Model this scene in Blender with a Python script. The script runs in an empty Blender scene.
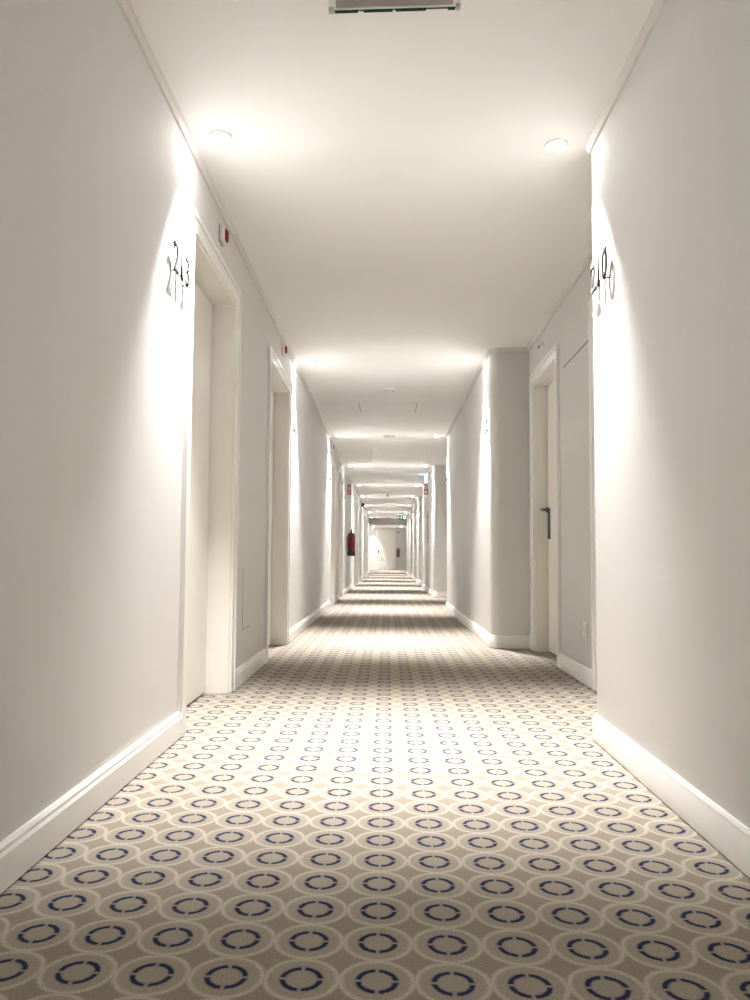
import bpy, bmesh, math
from mathutils import Matrix, Vector
PI = math.pi
C = bpy.context.scene.collection

# ---------------------------------------------------------------- camera, world, exposure
CAMH = 0.72                    # lens height above the carpet
FPX = 760.0                    # focal length in pixels (750 x 1000 frame)
cam = bpy.data.objects.new('camera', bpy.data.cameras.new('camera')); C.objects.link(cam)
cam.data.sensor_fit = 'VERTICAL'; cam.data.sensor_height = 24.0
cam.data.lens = 24.0 * FPX / 1000.0
cam.data.shift_x = 0.01845; cam.data.shift_y = 0.01588
yaw = 0.041; pitch = 0.0544; roll = 0.0072
cam.matrix_world = (Matrix.Translation((0, 0, CAMH)) @ Matrix.Rotation(yaw, 4, 'Z') @
                    Matrix.Rotation(PI / 2 + pitch, 4, 'X') @ Matrix.Rotation(roll, 4, 'Z'))
cam.data.clip_start = 0.02
bpy.context.scene.camera = cam
w = bpy.data.worlds.new('world'); bpy.context.scene.world = w; w.use_nodes = True
w.node_tree.nodes['Background'].inputs[0].default_value = (0.9, 0.95, 1, 1)
w.node_tree.nodes['Background'].inputs[1].default_value = 0.02
vs = bpy.context.scene.view_settings
vs.view_transform = 'Standard'; vs.look = 'None'; vs.gamma = 1; vs.use_curve_mapping = False
vs.exposure = 2.86
SPOT_W = 80.0                  # narrow beam of each downlight
LENS_E = 16.0                  # glow of each downlight's frosted lens
LAMP_COL = (1.0, 0.975, 0.965)

# ---------------------------------------------------------------- dimensions
H = 2.433                      # ceiling
XL = -0.831                    # left wall face
XR = 0.837                     # right wall face on the deep pillars
XRR = 1.146                    # right wall face in the recesses
Y0, Y1 = -4.6, 33.4            # corridor from behind the camera to the bulkhead
YE = 44.0                      # end wall
CAS = 0.075                    # casing width
BUMPS = [(-0.3, 3.165), (6.17, 10.83), (13.98, 18.25), (21.2, 25.4), (28.5, 33.4)]
RAD = 0.075
# door openings (inner y0, y1, inner height)
LDOORS = [(3.10, 4.02), (5.235, 6.24), (10.88, 11.8), (13.0, 13.88), (18.3, 19.2), (20.3, 21.15),
          (25.5, 26.4), (27.6, 28.45), (32.3, 33.15)]
RDOORS = [(3.27, 4.195), (5.165, 5.985)]
LH, RH = 2.10, 2.095

# ---------------------------------------------------------------- materials
def mat(name, col, rough=0.5, metal=0.0, emit=None, es=0.0, trans=0.0, spec=0.5):
    m = bpy.data.materials.new(name); m.use_nodes = True
    b = m.node_tree.nodes['Principled BSDF']
    b.inputs['Base Color'].default_value = (*col, 1); b.inputs['Roughness'].default_value = rough
    b.inputs['Metallic'].default_value = metal
    b.inputs['Specular IOR Level'].default_value = spec
    if trans: b.inputs['Transmission Weight'].default_value = trans
    if emit:
        b.inputs['Emission Color'].default_value = (*emit, 1); b.inputs['Emission Strength'].default_value = es
    return m
def grain(m, scale, dist, strength=0.2, amount=0.0, detail=3):
    """fine surface texture: a bump, and a slight variation of the colour of the material"""
    nt = m.node_tree; N = nt.nodes; L = nt.links; b = N['Principled BSDF']
    tc = N.new('ShaderNodeTexCoord'); no = N.new('ShaderNodeTexNoise')
    no.inputs['Scale'].default_value = scale; no.inputs['Detail'].default_value = detail
    L.new(tc.outputs['Object'], no.inputs['Vector'])
    bu = N.new('ShaderNodeBump'); bu.inputs['Strength'].default_value = strength; bu.inputs['Distance'].default_value = dist
    L.new(no.outputs['Fac'], bu.inputs['Height']); L.new(bu.outputs['Normal'], b.inputs['Normal'])
    if amount:
        c = b.inputs['Base Color'].default_value[:]
        mx = N.new('ShaderNodeMix'); mx.data_type = 'RGBA'
        mx.inputs['A'].default_value = tuple(v * (1 - amount) for v in c[:3]) + (1,)
        mx.inputs['B'].default_value = tuple(min(1, v * (1 + amount)) for v in c[:3]) + (1,)
        L.new(no.outputs['Fac'], mx.inputs['Factor']); L.new(mx.outputs['Result'], b.inputs['Base Color'])
    return m
M = {}
M['wall'] = grain(mat('woven_wallcovering', (0.70, 0.69, 0.668), 0.75, spec=0.25), 260, 0.0012, 0.35, 0.05)
M['ceiling'] = grain(mat('ceiling_paint', (0.87, 0.865, 0.85), 0.9, spec=0.1), 120, 0.0005, 0.15, 0.015)
M['crown'] = grain(mat('ceiling_moulding_paint', (0.70, 0.685, 0.655), 0.8, spec=0.1), 120, 0.0005, 0.1, 0.01)
M['trim'] = grain(mat('white_lacquer', (0.85, 0.84, 0.81), 0.38), 30, 0.0003, 0.1, 0.01)
M['door'] = grain(mat('cream_door_lacquer', (0.84, 0.815, 0.755), 0.42), 25, 0.0003, 0.1, 0.015)
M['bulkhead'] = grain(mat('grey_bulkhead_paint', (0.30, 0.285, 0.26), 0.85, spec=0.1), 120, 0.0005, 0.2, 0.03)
M['seam'] = mat('dark_gap', (0.05, 0.045, 0.04), 0.9)
M['plastic'] = grain(mat('white_plastic', (0.78, 0.77, 0.74), 0.35), 40, 0.0002, 0.1)
M['grey_plastic'] = grain(mat('grey_plastic', (0.33, 0.31, 0.29), 0.5), 60, 0.0003, 0.2)
M['red_lens'] = grain(mat('red_lens', (0.26, 0.012, 0.008), 0.25), 40, 0.0002, 0.1)
M['red_paint'] = grain(mat('red_enamel', (0.14, 0.006, 0.008), 0.3), 40, 0.0002, 0.1)
M['sign_red'] = grain(mat('sign_red', (0.42, 0.02, 0.03), 0.45), 40, 0.0002, 0.1)
M['black'] = grain(mat('black_rubber', (0.014, 0.013, 0.015), 0.5), 90, 0.0003, 0.2)
M['steel'] = grain(mat('brushed_steel', (0.46, 0.45, 0.43), 0.42, 0.8), 120, 0.0002, 0.1)
M['dark_steel'] = grain(mat('dark_blue_steel', (0.09, 0.11, 0.16), 0.3, 0.7), 120, 0.0002, 0.1)
M['paper'] = grain(mat('white_paper', (0.82, 0.81, 0.78), 0.6), 90, 0.0002, 0.1)
M['ink'] = mat('grey_ink', (0.12, 0.11, 0.10), 0.7)
M['number'] = grain(mat('satin_grey_metal', (0.058, 0.054, 0.051), 1.0, 0.0, spec=0.0), 120, 0.0002, 0.1)
M['lens'] = mat('frosted_lamp_lens', (0.9, 0.9, 0.9), 0.4, emit=LAMP_COL, es=LENS_E)
M['exit_green'] = mat('lit_exit_green', (0.0, 0.09, 0.045), 0.3, emit=(0.0, 0.10, 0.045), es=0.12)
M['exit_white'] = mat('lit_exit_white', (0.8, 0.9, 0.85), 0.3, emit=(0.75, 1.0, 0.88), es=0.15)
M['blue_lamp'] = mat('lit_pale_blue_diffuser', (0.8, 0.9, 1.0), 0.3, emit=(0.45, 0.78, 1.0), es=0.9)
M['glass'] = mat('green_edged_acrylic', (0.86, 0.95, 0.90), 0.08, trans=0.95)
M['green_edge'] = grain(mat('dark_green_acrylic_edge', (0.008, 0.045, 0.028), 0.15), 60, 0.0002, 0.1)
M['backing'] = grain(mat('grey_sign_back', (0.50, 0.46, 0.43), 0.7), 140, 0.0005, 0.3, 0.06)

def carpet():
    PX, PY = 0.1292, 0.1292
    m = bpy.data.materials.new('ring_pattern_carpet'); m.use_nodes = True
    nt = m.node_tree; N = nt.nodes; L = nt.links; b = N['Principled BSDF']
    b.inputs['Roughness'].default_value = 0.95; b.inputs['Specular IOR Level'].default_value = 0.1
    tc = N.new('ShaderNodeTexCoord'); sp = N.new('ShaderNodeSeparateXYZ')
    # slight wobble of the tufted lines
    wn = N.new('ShaderNodeTexNoise'); wn.inputs['Scale'].default_value = 230; wn.inputs['Detail'].default_value = 1
    L.new(tc.outputs['Object'], wn.inputs['Vector'])
    ws = N.new('ShaderNodeVectorMath'); ws.operation = 'MULTIPLY_ADD'
    L.new(wn.outputs['Color'], ws.inputs[0]); ws.inputs[1].default_value = (0.004, 0.004, 0)
    L.new(tc.outputs['Object'], ws.inputs[2]); L.new(ws.outputs[0], sp.inputs[0])
    def mth(op, a, bb=None, c=None, clamp=False):
        n = N.new('ShaderNodeMath'); n.operation = op; n.use_clamp = clamp
        for i, v in enumerate((a, bb, c)):
            if v is None: continue
            if isinstance(v, (int, float)): n.inputs[i].default_value = v
            else: L.new(v, n.inputs[i])
        return n.outputs[0]
    def cell(o, ph, P):
        f = mth('FRACT', mth('ADD', mth('DIVIDE', mth('SUBTRACT', o, ph), P), 0.5 + 200))
        return mth('SUBTRACT', f, 0.5)
    u = cell(sp.outputs[0], CARX, PX); v = cell(sp.outputs[1], CARY, PY)
    r = mth('SQRT', mth('ADD', mth('MULTIPLY', u, u), mth('MULTIPLY', v, v)))
    def band(x, c, hw, soft=0.012):   # 1 inside |x-c|<hw
        d = mth('ABSOLUTE', mth('SUBTRACT', x, c))
        return mth('SUBTRACT', 1.0, mth('DIVIDE', mth('SUBTRACT', d, hw - soft), 2 * soft, clamp=True), clamp=True)
    line = band(r, 0.478, 0.033, 0.024)
    ring = band(r, 0.25, 0.036)
    gap = mth('MINIMUM', mth('ABSOLUTE', u), mth('ABSOLUTE', v))
    gapm = mth('DIVIDE', mth('SUBTRACT', gap, 0.018), 0.016, clamp=True)
    ring = mth('MULTIPLY', ring, gapm)
    halo = band(r, 0.245, 0.062, 0.02)
    inside = mth('DIVIDE', mth('SUBTRACT', 0.46, r), 0.02, clamp=True)
    def mix(f, a, bcol):
        n = N.new('ShaderNodeMix'); n.data_type = 'RGBA'
        if isinstance(f, (int, float)): n.inputs['Factor'].default_value = f
        else: L.new(f, n.inputs['Factor'])
        for k, s in (('A', a), ('B', bcol)):
            if isinstance(s, tuple): n.inputs[k].default_value = (*s, 1)
            else: L.new(s, n.inputs[k])
        return n.outputs['Result']
    TAUPE = (0.30, 0.258, 0.203); DISC = (0.35, 0.305, 0.245); CREAM = (0.49, 0.445, 0.375); NAVY = (0.007, 0.018, 0.062); HALO = (0.23, 0.225, 0.225)
    c = mix(inside, TAUPE, DISC)
    c = mix(mth('MULTIPLY', halo, 0.5), c, HALO)
    c = mix(line, c, CREAM)
    c = mix(mth('MULTIPLY', ring, 0.95), c, NAVY)
    no = N.new('ShaderNodeTexNoise'); no.inputs['Scale'].default_value = 300; no.inputs['Detail'].default_value = 3
    L.new(tc.outputs['Object'], no.inputs['Vector'])
    nv = mth('MULTIPLY_ADD', no.outputs['Fac'], 1.1, 0.45)
    vm = N.new('ShaderNodeVectorMath'); vm.operation = 'SCALE'; L.new(c, vm.inputs[0]); L.new(nv, vm.inputs['Scale'])
    L.new(vm.outputs[0], b.inputs['Base Color'])
    bu = N.new('ShaderNodeBump'); bu.inputs['Strength'].default_value = 0.5; bu.inputs['Distance'].default_value = 0.002
    L.new(no.outputs['Fac'], bu.inputs['Height']); L.new(bu.outputs['Normal'], b.inputs['Normal'])
    return m
CARX, CARY = -0.0123, 1.3366
M['carpet'] = carpet()

# ---------------------------------------------------------------- helpers
def new(): return bmesh.new()
def box(bm, x0, x1, y0, y1, z0, z1, bev=0.0, seg=2):
    vs_ = [bm.verts.new(p) for p in ((x0,y0,z0),(x1,y0,z0),(x1,y1,z0),(x0,y1,z0),(x0,y0,z1),(x1,y0,z1),(x1,y1,z1),(x0,y1,z1))]
    fs = [bm.faces.new([vs_[i] for i in f]) for f in ((0,3,2,1),(4,5,6,7),(0,1,5,4),(1,2,6,5),(2,3,7,6),(3,0,4,7))]
    if bev:
        es = list({e for f in fs for e in f.edges})
        bmesh.ops.bevel(bm, geom=es, offset=bev, segments=seg, affect='EDGES', profile=0.5)
def prism(bm, pts, z0, z1):
    """vertical prism over a plan polygon (counter-clockwise)"""
    a = [bm.verts.new((x, y, z0)) for x, y in pts]; b = [bm.verts.new((x, y, z1)) for x, y in pts]
    n = len(pts); bm.faces.new(a[::-1]); bm.faces.new(b)
    for i in range(n): bm.faces.new((a[i], a[(i+1) % n], b[(i+1) % n], b[i]))
def lathe(bm, prof, axis='Z', org=(0,0,0), n=28, cap=True):
    """prof: (radius, height) list, revolved about an axis through org"""
    def P(r, h, t):
        a, b_ = r * math.cos(t), r * math.sin(t)
        v = {'Z': (a, b_, h), 'Y': (a, h, -b_), 'X': (h, a, b_)}[axis]
        return (v[0]+org[0], v[1]+org[1], v[2]+org[2])
    rows = [[bm.verts.new(P(r, h, 2*PI*k/n)) for k in range(n)] for r, h in prof]
    for i in range(len(rows)-1):
        for k in range(n):
            bm.faces.new((rows[i][k], rows[i][(k+1) % n], rows[i+1][(k+1) % n], rows[i+1][k]))
    if cap: bm.faces.new(rows[0][::-1]); bm.faces.new(rows[-1])
def tube(bm, pts, r, n=10):
    pts = [Vector(p) for p in pts]; rows = []
    for i, p in enumerate(pts):
        t = (pts[min(i+1, len(pts)-1)] - pts[max(i-1, 0)]).normalized()
        a = t.orthogonal().normalized() if i == 0 else (a - t * a.dot(t)).normalized()
        b_ = t.cross(a)
        rows.append([bm.verts.new(p + r*(math.cos(2*PI*k/n)*a + math.sin(2*PI*k/n)*b_)) for k in range(n)])
    for i in range(len(rows)-1):
        for k in range(n): bm.faces.new((rows[i][k], rows[i][(k+1) % n], rows[i+1][(k+1) % n], rows[i+1][k]))
    bm.faces.new(rows[0][::-1]); bm.faces.new(rows[-1])
def sweep(bm, prof, path):
    """prof: (out, z) closed outline; path: plan points, 'out' is to the LEFT of travel; mitred"""
    n = len(path); rows = []
    for i, p in enumerate(path):
        d0 = (Vector(path[i]) - Vector(path[i-1])).normalized() if i > 0 else None
        d1 = (Vector(path[i+1]) - Vector(path[i])).normalized() if i < n-1 else None
        if d0 is None: d0 = d1
        if d1 is None: d1 = d0
        n0 = Vector((-d0.y, d0.x)); n1 = Vector((-d1.y, d1.x)); m_ = (n0 + n1).normalized(); k = 1 / max(0.3, m_.dot(n0))
        rows.append([bm.verts.new((p[0] + m_.x*o*k, p[1] + m_.y*o*k, z)) for o, z in prof])
    q = len(prof)
    for i in range(n-1):
        for j in range(q): bm.faces.new((rows[i][j], rows[i][(j+1) % q], rows[i+1][(j+1) % q], rows[i+1][j]))
    bm.faces.new(rows[0][::-1]); bm.faces.new(rows[-1])
def obj(name, bm, m, parent=None, smooth=False):
    bmesh.ops.recalc_face_normals(bm, faces=bm.faces)
    me = bpy.data.meshes.new(name); bm.to_mesh(me); bm.free()
    if smooth:
        me.polygons.foreach_set('use_smooth', [True]*len(me.polygons))
        me.set_sharp_from_angle(angle=math.radians(35))
    o = bpy.data.objects.new(name, me); C.objects.link(o)
    me.materials.append(M[m] if isinstance(m, str) else m)
    if parent: o.parent = parent
    return o
def pieces(name, bm, m, parent):
    """every separate piece of bm becomes a part of its own"""
    left = set(bm.verts); out = []
    while left:
        st = [left.pop()]; comp = set(st)
        while st:
            v = st.pop()
            for e_ in v.link_edges:
                q = e_.other_vert(v)
                if q in left: left.discard(q); comp.add(q); st.append(q)
        nb = bmesh.new(); mp = {v: nb.verts.new(v.co) for v in comp}
        for f in {f for v in comp for f in v.link_faces}: nb.faces.new([mp[v] for v in f.verts])
        out.append(obj(name, nb, m, parent, smooth=False))
    bm.free(); return out
def tag(o, label, cat, group=None):
    o['label'] = label; o['category'] = cat
    if group: o['group'] = group
    return o
def struct(o, label=None):
    o['kind'] = 'structure'
    if label: o['label'] = label
    return o
def empty(name, loc=(0,0,0), rot=(0,0,0)):
    o = bpy.data.objects.new(name, None); C.objects.link(o); o.location = loc; o.rotation_euler = rot
    o.empty_display_size = 0.05
    return o
ONL = (PI/2, 0, PI/2)          # local x along +Y, y up, z out of the left wall
ONR = (PI/2, 0, -PI/2)         # local x along -Y, y up, z out of the right wall
ONE = (PI/2, 0, 0)             # facing the camera (-Y)
def copy_thing(o, loc):
    c = o.copy(); C.objects.link(c); c.location = loc
    for ch in o.children:
        d = ch.copy(); C.objects.link(d); d.parent = c
        for g in ch.children:
            e = g.copy(); C.objects.link(e); e.parent = d
    return c

# ---------------------------------------------------------------- setting: floor, ceiling, walls
W = 1.34
bm = new(); box(bm, -1.6, 1.6, Y0-0.1, YE+0.2, -0.06, 0.0)
struct(obj('floor', bm, 'carpet'), 'taupe carpet with rows of dashed navy rings inside cream circles')
bm = new(); box(bm, -1.6, 1.6, Y0-0.1, YE+0.2, H, H+0.06)
struct(obj('ceiling', bm, 'ceiling'), 'plain off-white painted corridor ceiling')
def wall_with_openings(bm, xa, xb, y0, y1, doors, dh, back):
    """solid between the openings, lintels above them, a thin back behind each"""
    y = y0
    for a, b_ in doors:
        if a < y0 or b_ > y1: continue
        box(bm, xa, xb, y, a, 0, H); box(bm, xa, xb, a, b_, dh, H)
        if back > 0: box(bm, xb-0.01, xb, a, b_, 0, dh)
        else: box(bm, xa, xa+0.01, a, b_, 0, dh)
        y = b_
    box(bm, xa, xb, y, y1, 0, H)
bm = new(); wall_with_openings(bm, XL-0.3, XL, Y0, Y1, LDOORS, LH, -1)
struct(obj('wall_left', bm, 'wall'), 'long warm white left corridor wall with doorways')
def round_bump(y0, y1, r=RAD, x=XR, xb=W):
    pts = []
    n = 10
    for k in range(n+1):
        t = PI/2 * k / n
        pts.append((x + r - r*math.sin(t), y1 - r + r*math.cos(t)))      # far corner
    for k in range(n+1):
        t = PI/2 * k / n
        pts.append((x + r - r*math.cos(t), y0 + r - r*math.sin(t)))      # near corner
    return pts
bm = new()
path_r = [(XRR, Y0)]
for (a, b_) in BUMPS:
    pp = round_bump(a, b_)
    if b_ >= Y1: pp = [(XR, Y1)] + pp[11:]
    prism(bm, [(W, b_)] + pp + [(W, a)], 0, H)
    path_r += [(XRR, a)] + pp[::-1] + ([(XRR, b_)] if b_ < Y1 else [])
prev = Y0
for (a, b_) in BUMPS:
    wall_with_openings(bm, XRR, W, prev, a, RDOORS, RH, 1)
    prev = b_
struct(obj('wall_right', bm, 'wall', smooth=True), 'warm white right corridor wall stepping between rounded pillars and recesses')
bm = new(); box(bm, XL-0.3, W, Y0-0.1, Y0, 0, H)
struct(obj('wall_back', bm, 'wall'))
# bulkhead and lobby beyond it
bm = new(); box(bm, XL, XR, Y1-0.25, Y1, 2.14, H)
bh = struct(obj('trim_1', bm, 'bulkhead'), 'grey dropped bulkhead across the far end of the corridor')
bm2 = new(); box(bm2, -1.3, -1.12, Y1, YE, 0, H); struct(obj('wall_lobby_left', bm2, 'wall'))
bm2 = new(); box(bm2, 1.12, 1.3, Y1, YE, 0, H); struct(obj('wall_lobby_right', bm2, 'wall'))
bm = new(); box(bm, -1.3, 1.3, YE, YE+0.15, 0, H); struct(obj('wall_end', bm, 'wall'), 'white wall closing the far end of the corridor')

# skirting boards and ceiling trims
SK = [(0.0, 0.004), (0.018, 0.004), (0.018, 0.078), (0.013, 0.086), (0.013, 0.094), (0.007, 0.102), (0.0, 0.102)]
CR = [(0.0, H-0.026), (0.010, H-0.026), (0.014, H-0.019), (0.019, H-0.009), (0.024, H-0.005), (0.024, H), (0.0, H)]
def left_segments():
    y = Y0; out = []
    for a, b_ in LDOORS: out.append((y, a-CAS)); y = b_ + CAS
    out.append((y, Y1)); return out
bm = new()
for a, b_ in left_segments(): sweep(bm, SK, [(XL, b_), (XL, a)])
struct(obj('baseboard_left', bm, 'trim'), 'white moulded skirting board along the left wall')
bm = new()
# right side: travel so that 'left of travel' faces the corridor (towards -X): along +Y
segs = [[]]; dy = [d for d in RDOORS]
segs = []
cur = []
for p in path_r:
    cur.append(p)
def cut(path, doors):
    """cut the plan path at each doorway of the recessed wall"""
    out = []; cur = [path[0]]
    for p, q in zip(path[:-1], path[1:]):
        if abs(p[0]-XRR) < 1e-6 and abs(q[0]-XRR) < 1e-6:
            for a, b_ in doors:
                if p[1] <= a and b_ <= q[1]:
                    cur.append((XRR, a-CAS)); out.append(cur); cur = [(XRR, b_+CAS)]
        cur.append(q)
    out.append(cur); return out
def clean(path):
    r = [path[0]]
    for p in path[1:]:
        if (Vector(p)-Vector(r[-1])).length > 1e-4: r.append(p)
    return r
for s in cut(path_r, RDOORS):
    s = clean(s)
    if len(s) > 1 and sum((Vector(s[i+1])-Vector(s[i])).length for i in range(len(s)-1)) > 0.03: sweep(bm, SK, s)
struct(obj('baseboard_right', bm, 'trim', smooth=True), 'white moulded skirting board following the right wall and its pillars')
bm = new(); sweep(bm, CR, [(XL, Y1-0.25), (XL, Y0)]); struct(obj('trim_2', bm, 'crown'), 'narrow ceiling moulding above the left wall')
bm = new(); sweep(bm, CR, clean([p if p[1] < Y1 else (p[0], Y1-0.25) for p in path_r])); struct(obj('trim_3', bm, 'crown', smooth=True), 'narrow ceiling moulding above the right wall')
bm = new(); box(bm, -1.12, -0.64, YE-0.018, YE, 0.004, 0.10); box(bm, 0.45, 1.12, YE-0.018, YE, 0.004, 0.10)
struct(obj('baseboard_end', bm, 'trim'))

# ---------------------------------------------------------------- doors
LOCKS = {}
def door(n, wall, y0, y1, dh, label, lock_at=None):
    NICHE = 0.12 if wall == 'L' else 0.10
    """built in the wall's local frame: x along, y up, z out of the wall"""
    wd = y1 - y0
    xw = XL if wall == 'L' else XRR
    e = empty('door_%d' % n, (xw, y0 if wall == 'L' else y1, 0), ONL if wall == 'L' else ONR)
    struct(e, label)
    g = 0.0015
    bm = new()                                                     # lining of the reveal
    box(bm, g, 0.022, g, dh-g, -NICHE-0.03, 0.0)
    box(bm, wd-0.022, wd-g, g, dh-g, -NICHE-0.03, 0.0)
    box(bm, 0.022, wd-0.022, dh-0.022, dh-g, -NICHE-0.03, 0.0)
    obj('door_jamb', bm, 'door', e)
    bm = new()                                                     # architrave with stepped face
    def architrave(i, o, z0, z1, bev):
        box(bm, -o, -i, 0.003, dh+o, z0, z1, bev)
        box(bm, wd+i, wd+o, 0.003, dh+o, z0, z1, bev)
        box(bm, -i, wd+i, dh+i, dh+o, z0, z1, bev)
    architrave(-0.008, CAS, 0.0, 0.014, 0.002)
    architrave(CAS-0.026, CAS, 0.014, 0.021, 0.0025)
    obj('door_frame', bm, 'trim', e)
    bm = new(); box(bm, 0.029, wd-0.029, 0.009, dh-0.029, -NICHE-0.045, -NICHE, 0.003)
    obj('door_leaf', bm, 'door', e)
    bm = new()                                                     # dark rebate behind the leaf, reads as the gap round it
    box(bm, g, wd-g, g, dh-g, -NICHE-0.06, -NICHE-0.047)
    obj('door_rebate', bm, 'seam', e)
    if lock_at is not None:
        lx = lock_at
        bm = new(); box(bm, lx-0.024, lx+0.024, 0.87, 1.11, -NICHE, -NICHE+0.014, 0.006, 3)
        lathe(bm, [(0.0, 0.0), (0.022, 0.0), (0.024, 0.004), (0.02, 0.012), (0.008, 0.019), (0.0, 0.02)], 'Z', (lx, 1.095, -NICHE+0.014), cap=False)
        lk = obj('door_lock', bm, 'dark_steel', e, smooth=True); lk['label'] = 'dark steel card lock with lever'
        bm = new()
        s = 1 if lx < wd/2 else -1
        tube(bm, [(lx, 1.095, -NICHE+0.03), (lx, 1.095, -NICHE+0.058), (lx+s*0.006, 1.095, -NICHE+0.066), (lx+s*0.02, 1.095, -NICHE+0.07), (lx+s*0.12, 1.090, -NICHE+0.068)], 0.010)
        obj('lever', bm, 'dark_steel', lk, smooth=True)
    return e
k = 0
ordl = ['nearest', 'second', 'third', 'fourth', 'fifth', 'sixth', 'seventh', 'eighth', 'ninth']
for i, (a, b_) in enumerate(LDOORS):
    k += 1
    door(k, 'L', a, b_, LH, 'cream room door in a white frame, %s on the left wall' % ordl[i], lock_at=0.09 if i % 2 == 0 else 0.09)
for i, (a, b_) in enumerate(RDOORS):
    k += 1
    door(k, 'R', a, b_, RH, ['cream room door in the right recess nearest the camera', 'cream room door with dark lock lever at far end of right recess'][i], lock_at=0.085)
# end door (flat panel in the end wall)
e = struct(empty('door_12', (0, YE, 0), ONE), 'cream flat door in the white wall at the far end')
bm = new(); box(bm, -0.58, 0.39, 0.005, 2.20, 0.0, 0.035, 0.004); obj('door_leaf', bm, 'door', e)
bm = new()
for x0, x1, y0, y1 in ((-0.66, -0.585, 0.003, 2.28), (0.395, 0.47, 0.003, 2.28), (-0.585, 0.395, 2.205, 2.28)): box(bm, x0, x1, y0, y1, 0.0, 0.03, 0.003)
obj('door_frame', bm, 'trim', e)
bm = new(); box(bm, -0.545, -0.48, 0.95, 1.18, 0.035, 0.05, 0.005)
lk = obj('door_lock', bm, 'dark_steel', e); lk['label'] = 'dark lock plate'
bm = new(); tube(bm, [(-0.515, 1.12, 0.05), (-0.515, 1.12, 0.10), (-0.505, 1.12, 0.11), (-0.40, 1.115, 0.11)], 0.012); obj('lever', bm, 'dark_steel', lk, smooth=True)

# ---------------------------------------------------------------- downlights
LY = [(-0.7, -0.65), (2.99, 3.09), (6.58, 6.53), (10.6, 10.65), (14.09, 14.09), (17.9, 18.0), (21.35, 21.3), (25.05, 25.0),
      (28.7, 28.7), (32.3, 32.3)]
LX = (-0.69, 0.69)
def make_downlight(x, y):
    e = empty('recessed_downlight', (x, y, H))
    bm = new()
    lathe(bm, [(0.034, 0.0), (0.034, -0.004), (0.036, -0.0065), (0.043, -0.007), (0.048, -0.004), (0.0485, 0.0)], n=36)
    bm.faces.ensure_lookup_table()
    obj('trim_ring', bm, 'plastic', e, smooth=True)
    bm = new(); lathe(bm, [(0.0, -0.0155), (0.012, -0.015), (0.024, -0.0125), (0.033, -0.008), (0.033, -0.0042), (0.0, -0.0042)], n=32, cap=False)
    obj('lamp_lens', bm, 'lens', e, smooth=True)
    ld = bpy.data.lights.new('downlight_beam', 'SPOT'); ld.energy = SPOT_W; ld.color = LAMP_COL
    ld.spot_size = math.radians(70); ld.spot_blend = 1.0; ld.shadow_soft_size = 0.018
    lo = bpy.data.objects.new('lamp_beam', ld); C.objects.link(lo); lo.parent = e; lo.location = (0, 0, -0.036)
    return e
words = ['nearest', 'second', 'third', 'fourth', 'fifth', 'sixth', 'seventh', 'eighth', 'ninth', 'farthest']
proto = None
allpos = []
for i, (yl, yr) in enumerate(LY):
    for s, x, y in (('left', LX[0], yl), ('right', LX[1], yr)): allpos.append((i-1, s, x, y))
allpos += [(9, 'lobby left', -0.75, 37.0), (9, 'lobby right', 0.75, 37.0), (10, 'lobby left', -0.75, 41.5), (10, 'lobby right', 0.75, 41.5), (11, 'lobby left', -0.85, 43.7), (11, 'lobby centre', 0.0, 39.3)]  # last two are extra unseen lamps, added to brighten the lobby
for i, s, x, y in allpos:
    if proto is None: proto = o = make_downlight(x, y)
    else: o = copy_thing(proto, (x, y, H))
    if i < 0: lab = 'round recessed downlight in the %s side of the ceiling behind the viewpoint' % s
    elif i < 9: lab = 'round lit ceiling downlight on the %s, in the %s pair down the corridor' % (s, words[i])
    else: lab = 'round downlight on the %s of the ceiling %s the bulkhead' % (s.replace('lobby ', ''), {9: 'just beyond', 10: 'far beyond', 11: 'added unseen to brighten the lobby past'}[i])
    tag(o, lab, 'ceiling light', 'downlights along the corridor ceiling')

# ---------------------------------------------------------------- room numbers
def digit_mesh(ch, height, depth):
    cu = bpy.data.curves.new('digit', 'FONT'); cu.body = ch; cu.size = 1.0; cu.extrude = 0; cu.offset = 0.016
    cu.align_x = 'CENTER'; cu.resolution_u = 6
    o = bpy.data.objects.new('digit', cu); C.objects.link(o)
    bpy.context.view_layer.update()
    me = bpy.data.meshes.new_from_object(o.evaluated_get(bpy.context.evaluated_depsgraph_get()))
    bpy.data.objects.remove(o); bpy.data.curves.remove(cu)
    ys = [v.co.y for v in me.vertices]; s = height / (max(ys)-min(ys)); y0 = min(ys)
    xm = (max(v.co.x for v in me.vertices) + min(v.co.x for v in me.vertices)) / 2
    bm = new(); bm.from_mesh(me); bpy.data.meshes.remove(me)
    for v in bm.verts: v.co = Vector(((v.co.x-xm)*s*0.86, (v.co.y-y0)*s, 0))
    bmesh.ops.remove_doubles(bm, verts=bm.verts, dist=1e-5)
    r = bmesh.ops.extrude_face_region(bm, geom=list(bm.faces))
    for v in r['geom']:
        if isinstance(v, bmesh.types.BMVert): v.co.z += depth
    return bm
PINS = {'2': [(0.006, 0.012), (0.0, 0.118)], '1': [(0.005, 0.02), (0.005, 0.11)], '3': [(0.0, 0.006), (0.0, 0.124)],
        '0': [(0.0, 0.006), (0.0, 0.124)], '4': [(0.014, 0.02), (0.014, 0.10)], '5': [(0.0, 0.006), (0.0, 0.123)],
        '6': [(0.0, 0.006), (0.0, 0.123)], '7': [(-0.01, 0.02), (0.0, 0.123)], '8': [(0.0, 0.006), (0.0, 0.124)], '9': [(0.0, 0.006), (0.0, 0.124)]}
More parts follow.
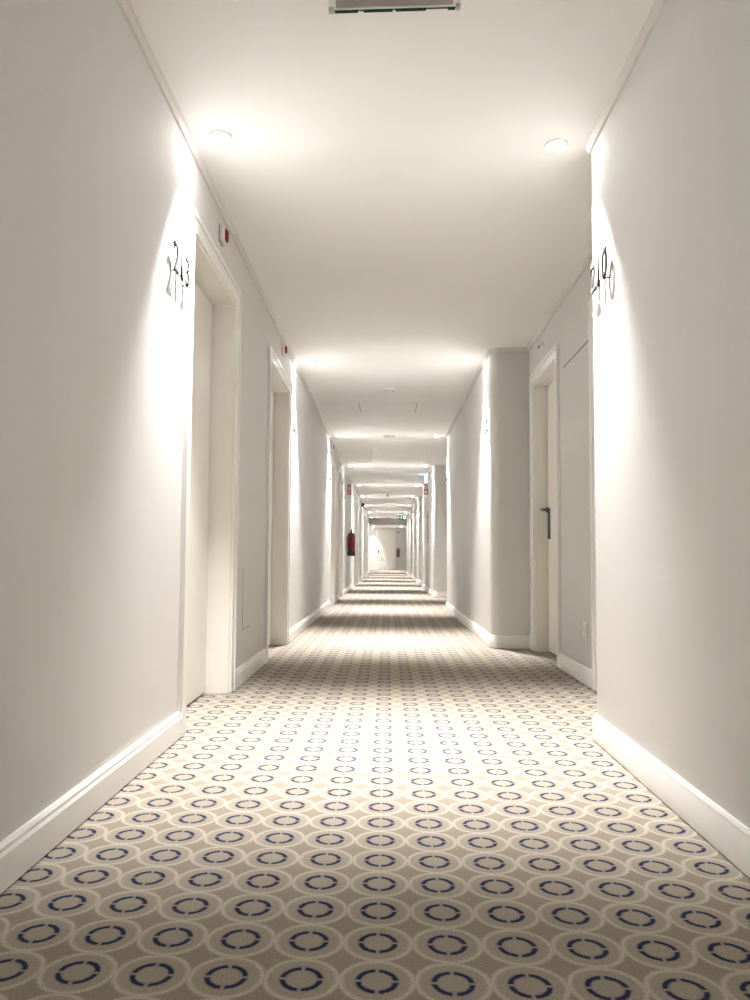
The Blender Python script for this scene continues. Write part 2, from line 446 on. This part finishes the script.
def number(wall, text, y, z, label, x=None, hh=0.123):
    e = empty('room_number', ((XL if wall == 'L' else XR) if x is None else x, y, z), ONL if wall == 'L' else ONR)
    for i, ch in enumerate(text):
        cx = (i - 1) * 0.078
        bm = digit_mesh(ch, hh, 0.004)
        for v in bm.verts: v.co += Vector((cx, 0, 0.017))
        d = obj('digit', bm, 'number', e)
        bm = new()
        for px, py in PINS[ch]:
            lathe(bm, [(0.0025, 0.0), (0.0025, 0.0172)], 'Z', (cx+px, py, 0), n=8)
        pieces('mounting_pin', bm, 'black', d)
    return tag(e, label, 'room number', 'room numbers on the corridor walls')
number('L', '213', 2.895, 1.80, 'grey metal room number 213 on the brightly lit left wall')
number('R', '210', 2.948, 1.782, 'grey metal room number 210 on the rounded right pillar')
number('L', '215', 6.55, 1.80, 'small grey room number just past the second left door')
number('R', '212', 6.36, 1.765, 'small grey room number on the second right pillar, in the light strip')
for wall, t, y, lab in (('L', '217', 10.70, 'tiny room number by the third door on the left'), ('R', '214', 10.68, 'tiny room number at far end of the second right pillar'),
                        ('R', '216', 14.2, 'tiny room number on near end of the third right pillar'), ('L', '219', 14.15, 'tiny room number past the fourth left door'),
                        ('R', '218', 18.0, 'tiny room number at far end of the third right pillar')):
    number(wall, t, y, 1.80, lab)

# ---------------------------------------------------------------- ceiling devices
def hanging_exit_sign(name, loc, rz, label, lit):
    """acrylic pictogram plate hung from a slim ceiling bar"""
    e = empty(name, loc, (PI/2, 0, rz))      # local x right, y up, z towards the viewer
    hgt = H - loc[2]
    if not lit:
        bm = new(); box(bm, -0.182, 0.182, 0.003, 0.185, -0.004, 0.004, 0.0015); obj('acrylic_plate', bm, 'glass', e)
        bm = new()
        for a, b_ in ((-0.165, -0.10), (-0.085, -0.004), (0.004, 0.088), (0.148, 0.168)): box(bm, a, b_, 0.0, 0.003, -0.0045, 0.0045)
        for a, b_ in ((-0.182, -0.165), (0.168, 0.182)): pass
        for g_ in pieces('plate_edge', bm, 'green_edge', e): g_['label'] = 'dark green bottom edge'
        bm = new(); box(bm, -0.162, 0.162, 0.008, 0.18, 0.004, 0.008); obj('back_panel', bm, 'backing', e)
        bm = new()
        for a, b_ in ((-0.182, -0.167), (0.17, 0.182)): box(bm, a, b_, 0.0, 0.012, -0.007, 0.007, 0.001)
        pieces('end_clip', bm, 'steel', e)
        bm = new(); box(bm, -0.19, 0.19, 0.185, hgt-0.0005, -0.022, 0.022, 0.003); obj('ceiling_housing', bm, 'plastic', e)
    else:
        bm = new(); box(bm, -0.18, 0.18, 0.0, 0.165, -0.012, 0.012, 0.003); obj('sign_plate', bm, 'exit_green', e)
        bm = new()
        z0, z1 = 0.012, 0.0135
        # arrow
        box(bm, -0.10, -0.075, 0.075, 0.095, z0, z1)
        def poly(pts):
            a = [bm.verts.new((x, y, z1)) for x, y in pts]; b2 = [bm.verts.new((x, y, z0)) for x, y in pts]
            bm.faces.new(a); bm.faces.new(b2[::-1])
            for i in range(len(pts)): bm.faces.new((a[i], b2[i], b2[(i+1) % len(pts)], a[(i+1) % len(pts)]))
        poly([(-0.16, 0.085), (-0.10, 0.135), (-0.10, 0.035)])
        # running figure
        lathe(bm, [(0.0, z0), (0.013, z0), (0.013, z1), (0.0, z1)], 'Z', (0.012, 0.137, 0), 14, cap=False)
        poly([(-0.012, 0.118), (0.014, 0.118), (0.010, 0.070), (-0.010, 0.070)])
        poly([(-0.010, 0.076), (0.006, 0.070), (-0.028, 0.022), (-0.042, 0.028)])
        poly([(0.0, 0.075), (0.010, 0.068), (0.034, 0.050), (0.026, 0.020), (0.014, 0.024), (0.020, 0.046)])
        poly([(-0.012, 0.118), (-0.010, 0.106), (-0.034, 0.096), (-0.036, 0.106)])
        poly([(0.012, 0.116), (0.040, 0.096), (0.036, 0.088), (0.010, 0.102)])
        # open door
        poly([(0.085, 0.02), (0.165, 0.02), (0.165, 0.145), (0.085, 0.145)])
        p = obj('pictogram', bm, 'exit_white', e); p['label'] = 'white arrow, running figure and door'
        bm = new(); box(bm, -0.17, 0.17, 0.165, hgt-0.0005, -0.02, 0.02, 0.003); obj('ceiling_housing', bm, 'plastic', e)
    return tag(e, label, 'exit sign')
hanging_exit_sign('exit_sign', (0.011, 2.03, 2.234), -0.012, 'clear sign plate with dark green edge hanging from the ceiling at top of view', False)
hanging_exit_sign('exit_sign', (0.53, 29.6, 2.20), 0.0, 'green lit exit sign hanging from the ceiling far down the corridor', True)

# smoke detectors
def smoke_detector(x, y, r, label):
    e = empty('smoke_detector', (x, y, H))
    bm = new(); lathe(bm, [(0.0, 0.0), (r, 0.0), (r, -0.010), (r*0.93, -0.016), (0.0, -0.016)], n=32, cap=False)
    obj('base_plate', bm, 'plastic', e, smooth=True)
    bm = new(); lathe(bm, [(r*0.78, -0.016), (r*0.80, -0.028), (r*0.62, -0.036), (r*0.3, -0.041), (0.0, -0.042)], n=32, cap=False)
    obj('sensor_head', bm, 'plastic', e, smooth=True)
    bm = new()
    for q in range(8):
        t = 2*PI*q/8 + 0.2
        cx, cy = r*0.80*math.cos(t), r*0.80*math.sin(t)
        box(bm, cx-0.006, cx+0.006, cy-0.006, cy+0.006, -0.026, -0.019)
    pieces('vent_slot', bm, 'seam', e)
    return tag(e, label, 'smoke detector', 'smoke detectors on the ceiling')
smoke_detector(0.01, 7.67, 0.052, 'small white slotted detector on the ceiling past the second downlight pair')
smoke_detector(0.015, 10.62, 0.085, 'wide flat white disc detector between the third downlight pair')
smoke_detector(0.0, 32.4, 0.06, 'tiny dark detector on the ceiling in front of the far bulkhead')
e = empty('ceiling_sprinkler', (0.0, 20.2, H))
bm = new(); lathe(bm, [(0.0, 0.0), (0.16, 0.0), (0.155, -0.010), (0.0, -0.012)], n=28, cap=False); obj('ceiling_rose', bm, 'plastic', e, smooth=True)
bm = new(); lathe(bm, [(0.02, -0.012), (0.02, -0.05), (0.045, -0.055), (0.045, -0.075), (0.02, -0.095), (0.0, -0.1)], n=20, cap=False); obj('sprinkler_head', bm, 'steel', e, smooth=True)
tag(e, 'small drop sprinkler with round white rose on the ceiling beyond the red signs', 'sprinkler')
# ceiling access panel: flush lid with open side seams
e = empty('ceiling_hatch', (-0.002, 8.62, H))
bm = new(); box(bm, -0.318, 0.318, -0.29, 0.29, -0.0035, -0.0005, 0.001); obj('hatch_lid', bm, 'ceiling', e)
bm = new(); box(bm, -0.324, -0.319, -0.28, 0.28, -0.0015, -0.0003); box(bm, 0.319, 0.324, -0.28, 0.28, -0.0015, -0.0003); pieces('hatch_seam', bm, 'seam', e)
tag(e, 'flush off-white access hatch in the ceiling between the detectors', 'access hatch')

# ---------------------------------------------------------------- wall devices
def sounder(y, z, label, wall='L'):
    e = empty('alarm_sounder', (XL if wall == 'L' else XR, y, z), ONL if wall == 'L' else ONR)
    bm = new(); box(bm, -0.038, 0.038, -0.037, 0.037, 0.0, 0.026, 0.007, 3); obj('sounder_body', bm, 'plastic', e, smooth=True)
    bm = new(); box(bm, -0.040, 0.040, -0.039, 0.039, 0.0, 0.005); obj('back_box', bm, 'grey_plastic', e)
    bm = new()                                                    # faceted red flasher lens
    pts = [(0.026, 0.0), (0.022, 0.014), (0.010, 0.020)]
    rings = []
    for (hw, hh, zz) in ((0.022, 0.030, 0.025), (0.022, 0.030, 0.028), (0.010, 0.019, 0.040)):
        rings.append([bm.verts.new(p) for p in ((-hw, -hh, zz), (hw, -hh, zz), (hw, hh, zz), (-hw, hh, zz))])
    for a, b_ in zip(rings[:-1], rings[1:]):
        for q in range(4): bm.faces.new((a[q], a[(q+1) % 4], b_[(q+1) % 4], b_[q]))
    bm.faces.new(rings[-1]); bm.faces.new(rings[0][::-1])
    obj('flasher_lens', bm, 'red_lens', e)
    return tag(e, label, 'alarm', 'alarm flashers high on the left wall')
sounder(3.64, 2.30, 'white fire alarm box with red lens above the nearest left door')
sounder(5.83, 2.335, 'small white alarm box with red lens above the second left door')
sounder(11.15, 2.34, 'tiny white alarm with dark red lens above the third left door')
e = empty('alarm_sounder', (XL, 23.8, 2.36), ONL)
bm = new(); lathe(bm, [(0.0, 0.0), (0.055, 0.0), (0.055, 0.03), (0.06, 0.034), (0.06, 0.075), (0.035, 0.09), (0.0, 0.092)], cap=False); obj('sounder_body', bm, 'red_paint', e, smooth=True)
bm = new(); lathe(bm, [(0.0, 0.092), (0.03, 0.0915), (0.03, 0.10), (0.0, 0.10)], cap=False, n=16); obj('sounder_grille', bm, 'black', e, smooth=True)
tag(e, 'dark red round alarm sounder high on the far left wall', 'alarm')
def wall_sensor(wall, x, y, z, label):
    e = empty('wall_sensor', (x, y, z), ONL if wall == 'L' else ONR)
    bm = new(); lathe(bm, [(0.0, 0.0), (0.036, 0.0), (0.036, 0.012), (0.030, 0.022), (0.0, 0.024)], cap=False); obj('sensor_body', bm, 'plastic', e, smooth=True)
    bm = new(); lathe(bm, [(0.0, 0.024), (0.012, 0.0235), (0.010, 0.032), (0.0, 0.034)], cap=False, n=16); obj('sensor_eye', bm, 'ink', e, smooth=True)
    return tag(e, label, 'sensor', 'small round sensors high on the walls')
wall_sensor('R', XRR, 5.63, 2.292, 'small round white sensor above the right recess door with the lever')
wall_sensor('L', XL, 12.9, 2.30, 'small grey sensor above the fourth left door')
wall_sensor('L', XL, 20.5, 2.30, 'tiny grey sensor above the sixth left door')

# wall access panel on the right recess wall (long top seam) and hatch low on the left wall
e = empty('access_panel', (XRR, 4.62, 0.0), ONR)
bm = new(); box(bm, -0.345, 0.345, 0.106, 1.965, 0.0003, 0.003, 0.001); obj('panel_face', bm, 'wall', e)
bm = new(); box(bm, -0.345, 0.345, 1.967, 1.974, 0.0003, 0.0012); box(bm, -0.350, -0.346, 0.106, 1.974, 0.0003, 0.0012); pieces('panel_seam', bm, 'seam', e)
tag(e, 'tall flush wall panel with dark top seam beside the right recess door', 'access panel')
e = empty('wall_hatch', (XL, 4.51, 0.30), ONL)
bm = new(); box(bm, -0.148, 0.148, 0.004, 0.346, 0.0003, 0.0025, 0.001); obj('hatch_door', bm, 'wall', e)
bm = new(); box(bm, -0.152, -0.149, 0.0, 0.35, 0.0003, 0.001); box(bm, -0.152, 0.10, 0.0, 0.003, 0.0003, 0.001); pieces('hatch_seam', bm, 'seam', e)
tag(e, 'small flush hatch low on the left wall between the two nearest doors', 'access hatch')
# socket low on the right recess wall
e = empty('wall_socket', (XRR - 0.003, 4.45, 0.312), ONR)
bm = new(); box(bm, -0.042, 0.042, -0.042, 0.042, 0.0, 0.009, 0.004, 3); obj('cover_plate', bm, 'plastic', e, smooth=True)
bm = new(); lathe(bm, [(0.021, 0.009), (0.026, 0.013), (0.030, 0.009)], cap=False, n=28); obj('socket_rim', bm, 'plastic', e, smooth=True)
bm = new()
for sx in (-0.0095, 0.0095): lathe(bm, [(0.0, 0.009), (0.0028, 0.009), (0.0028, 0.0098), (0.0, 0.0098)], 'Z', (sx, 0, 0), 12, cap=False)
pieces('socket_hole', bm, 'seam', e)
tag(e, 'white round-pin wall socket above the skirting in the right recess', 'wall socket')

# fire signs projecting from the walls
def fire_sign(wall, y, z, label, pict):
    s = 1 if wall == 'L' else -1
    x = XL if wall == 'L' else XR
    e = empty('fire_sign', (x + s*0.004, y, z), ONE)
    bm = new(); box(bm, 0 if s > 0 else -0.075, 0.075 if s > 0 else 0, -0.105, 0.105, -0.003, 0.003, 0.001); obj('sign_plate', bm, 'sign_red', e)
    bm = new(); box(bm, -0.0035 if s > 0 else 0.0, 0.0 if s > 0 else 0.0035, -0.105, 0.105, -0.02, 0.02); obj('wall_bracket', bm, 'steel', e)
    bm = new(); cx = s*0.0375
    if pict == 'extinguisher':
        lathe(bm, [(0.0, 0.003), (0.016, 0.003), (0.016, 0.0042), (0.0, 0.0042)], 'Z', (cx, 0.036, 0), 16, cap=False)
        box(bm, cx-0.016, cx+0.016, -0.02, 0.036, 0.003, 0.0042); box(bm, cx-0.005, cx+0.005, 0.05, 0.072, 0.003, 0.0042)
        box(bm, cx-0.022, cx+0.010, 0.064, 0.072, 0.003, 0.0042)
        box(bm, cx-0.020, cx+0.020, -0.075, -0.045, 0.003, 0.0042)
    else:
        lathe(bm, [(0.024, 0.003), (0.024, 0.0042), (0.034, 0.0042), (0.034, 0.003)], 'Z', (cx, 0.04, 0), 20, cap=False)
        box(bm, cx-0.006, cx+0.006, -0.01, 0.012, 0.003, 0.0042)
        box(bm, cx-0.024, cx+0.024, -0.082, -0.03, 0.003, 0.0042)
    obj('pictogram', bm, 'paper', e)
    return tag(e, label, 'sign', 'red fire signs on the walls')
fire_sign('L', 15.55, 2.112, 'red and white fire extinguisher sign projecting from the left wall', 'extinguisher')
fire_sign('R', 15.85, 2.14, 'red and white fire sign projecting from the right wall below the blue lamp', 'hose')
# emergency lamp over the right sign
e = empty('emergency_lamp', (XR, 15.65, 2.352), ONR)
bm = new(); box(bm, -0.15, 0.15, -0.055, 0.055, 0.0, 0.03, 0.004); obj('lamp_housing', bm, 'grey_plastic', e)
bm = new(); box(bm, -0.14, 0.14, -0.075, 0.05, 0.03, 0.075, 0.01, 3); d = obj('lamp_diffuser', bm, 'blue_lamp', e, smooth=True); d['label'] = 'glowing pale blue diffuser'
tag(e, 'wall lamp glowing pale blue above the right red sign', 'emergency lamp')
# framed notice under it
e = empty('framed_notice', (XR, 16.05, 1.045), ONR)
bm = new(); box(bm, -0.21, 0.21, 0.0, 0.62, 0.0, 0.014, 0.003); obj('notice_frame', bm, 'steel', e)
bm = new(); box(bm, -0.195, 0.195, 0.015, 0.605, 0.014, 0.0155); pp = obj('notice_sheet', bm, 'paper', e)
bm = new()
for q in range(6): box(bm, -0.15, 0.15 - 0.04*(q % 3), 0.10+0.07*q, 0.112+0.07*q, 0.0155, 0.016)
for q in range(3): box(bm, -0.15+0.1*q, -0.08+0.1*q, 0.50, 0.57, 0.0155, 0.016)
obj('notice_marks', bm, 'ink', pp)
tag(e, 'tall white framed notice on the right wall under the red sign', 'notice')
# fire extinguisher
def extinguisher(loc, rot, label, sc=1.0):
    e = empty('fire_extinguisher', loc, rot)     # local x along wall, y up, z out
    R = 0.078*sc
    zc = 0.02 + R
    bm = new(); lathe(bm, [(0.0, 0.035), (R, 0.035), (R, 0.40), (R*0.93, 0.43), (R*0.7, 0.458), (R*0.35, 0.475), (0.022, 0.48), (0.022, 0.495), (0.0, 0.495)], 'Y', (0, 0, zc), 32, cap=False)
    obj('cylinder_body', bm, 'red_paint', e, smooth=True)
    bm = new(); lathe(bm, [(0.0, 0.0), (R*0.94, 0.0), (R*1.03, 0.008), (R*1.03, 0.075), (R*1.005, 0.08), (R*1.005, 0.035), (0.0, 0.034)], 'Y', (0, 0, zc), 32, cap=False)
    obj('base_skirt', bm, 'black', e, smooth=True)
    bm = new(); lathe(bm, [(0.0, 0.495), (0.019, 0.495), (0.019, 0.522), (0.0, 0.522)], 'Y', (0, 0, zc), 16, cap=False)
    v = obj('valve', bm, 'steel', e, smooth=True)
    bm = new(); tube(bm, [(0, 0.52, zc), (0.02, 0.545, zc+0.01), (0.05, 0.56, zc+0.03), (0.10, 0.565, zc+0.05)], 0.008)
    tube(bm, [(0, 0.51, zc), (0.03, 0.522, zc+0.02), (0.09, 0.52, zc+0.045)], 0.007)
    obj('squeeze_handle', bm, 'black', v, smooth=True)
    bm = new(); tube(bm, [(-0.015, 0.51, zc), (-0.05, 0.515, zc+0.01), (-R-0.012, 0.48, zc+0.01), (-R-0.018, 0.38, zc+0.01), (-R-0.016, 0.2, zc+0.01), (-R-0.014, 0.10, zc+0.01)], 0.010)
    lathe(bm, [(0.010, 0.04), (0.018, 0.045), (0.014, 0.11), (0.010, 0.11)], 'Y', (-R-0.014, 0, zc+0.01), 14)
    obj('hose', bm, 'black', e, smooth=True)
    bm = new(); lathe(bm, [(R+0.0006, 0.20), (R+0.0012, 0.20), (R+0.0012, 0.33), (R+0.0006, 0.33)], 'Y', (0, 0, zc), 32, cap=False)
    obj('instruction_band', bm, 'red_lens', e, smooth=True)
    bm = new(); box(bm, -0.025, 0.025, 0.30, 0.46, 0.0, 0.008, 0.002); box(bm, -0.012, 0.012, 0.36, 0.39, 0.008, 0.024); obj('wall_bracket', bm, 'steel', e)
    return tag(e, label, 'fire extinguisher', 'fire extinguishers along the corridor')
extinguisher((XL, 15.35, 0.745), ONL, 'dark red fire extinguisher hung on the left wall', 1.0)
extinguisher((0.62, YE, 0.74), ONE, 'tiny red extinguisher on the end wall right of the far door', 0.9)
e = empty('wall_notice', (0.62, YE, 1.98), ONE)
bm = new(); box(bm, -0.13, 0.13, 0.0, 0.30, 0.0, 0.006, 0.001); b0 = obj('notice_board', bm, 'paper', e)
bm = new(); box(bm, -0.08, -0.03, 0.12, 0.26, 0.006, 0.007); box(bm, 0.02, 0.07, 0.12, 0.26, 0.006, 0.007); box(bm, -0.10, 0.10, 0.04, 0.055, 0.006, 0.007); obj('notice_marks', bm, 'ink', b0)
tag(e, 'tiny pale notice on the end wall above the extinguisher', 'notice')
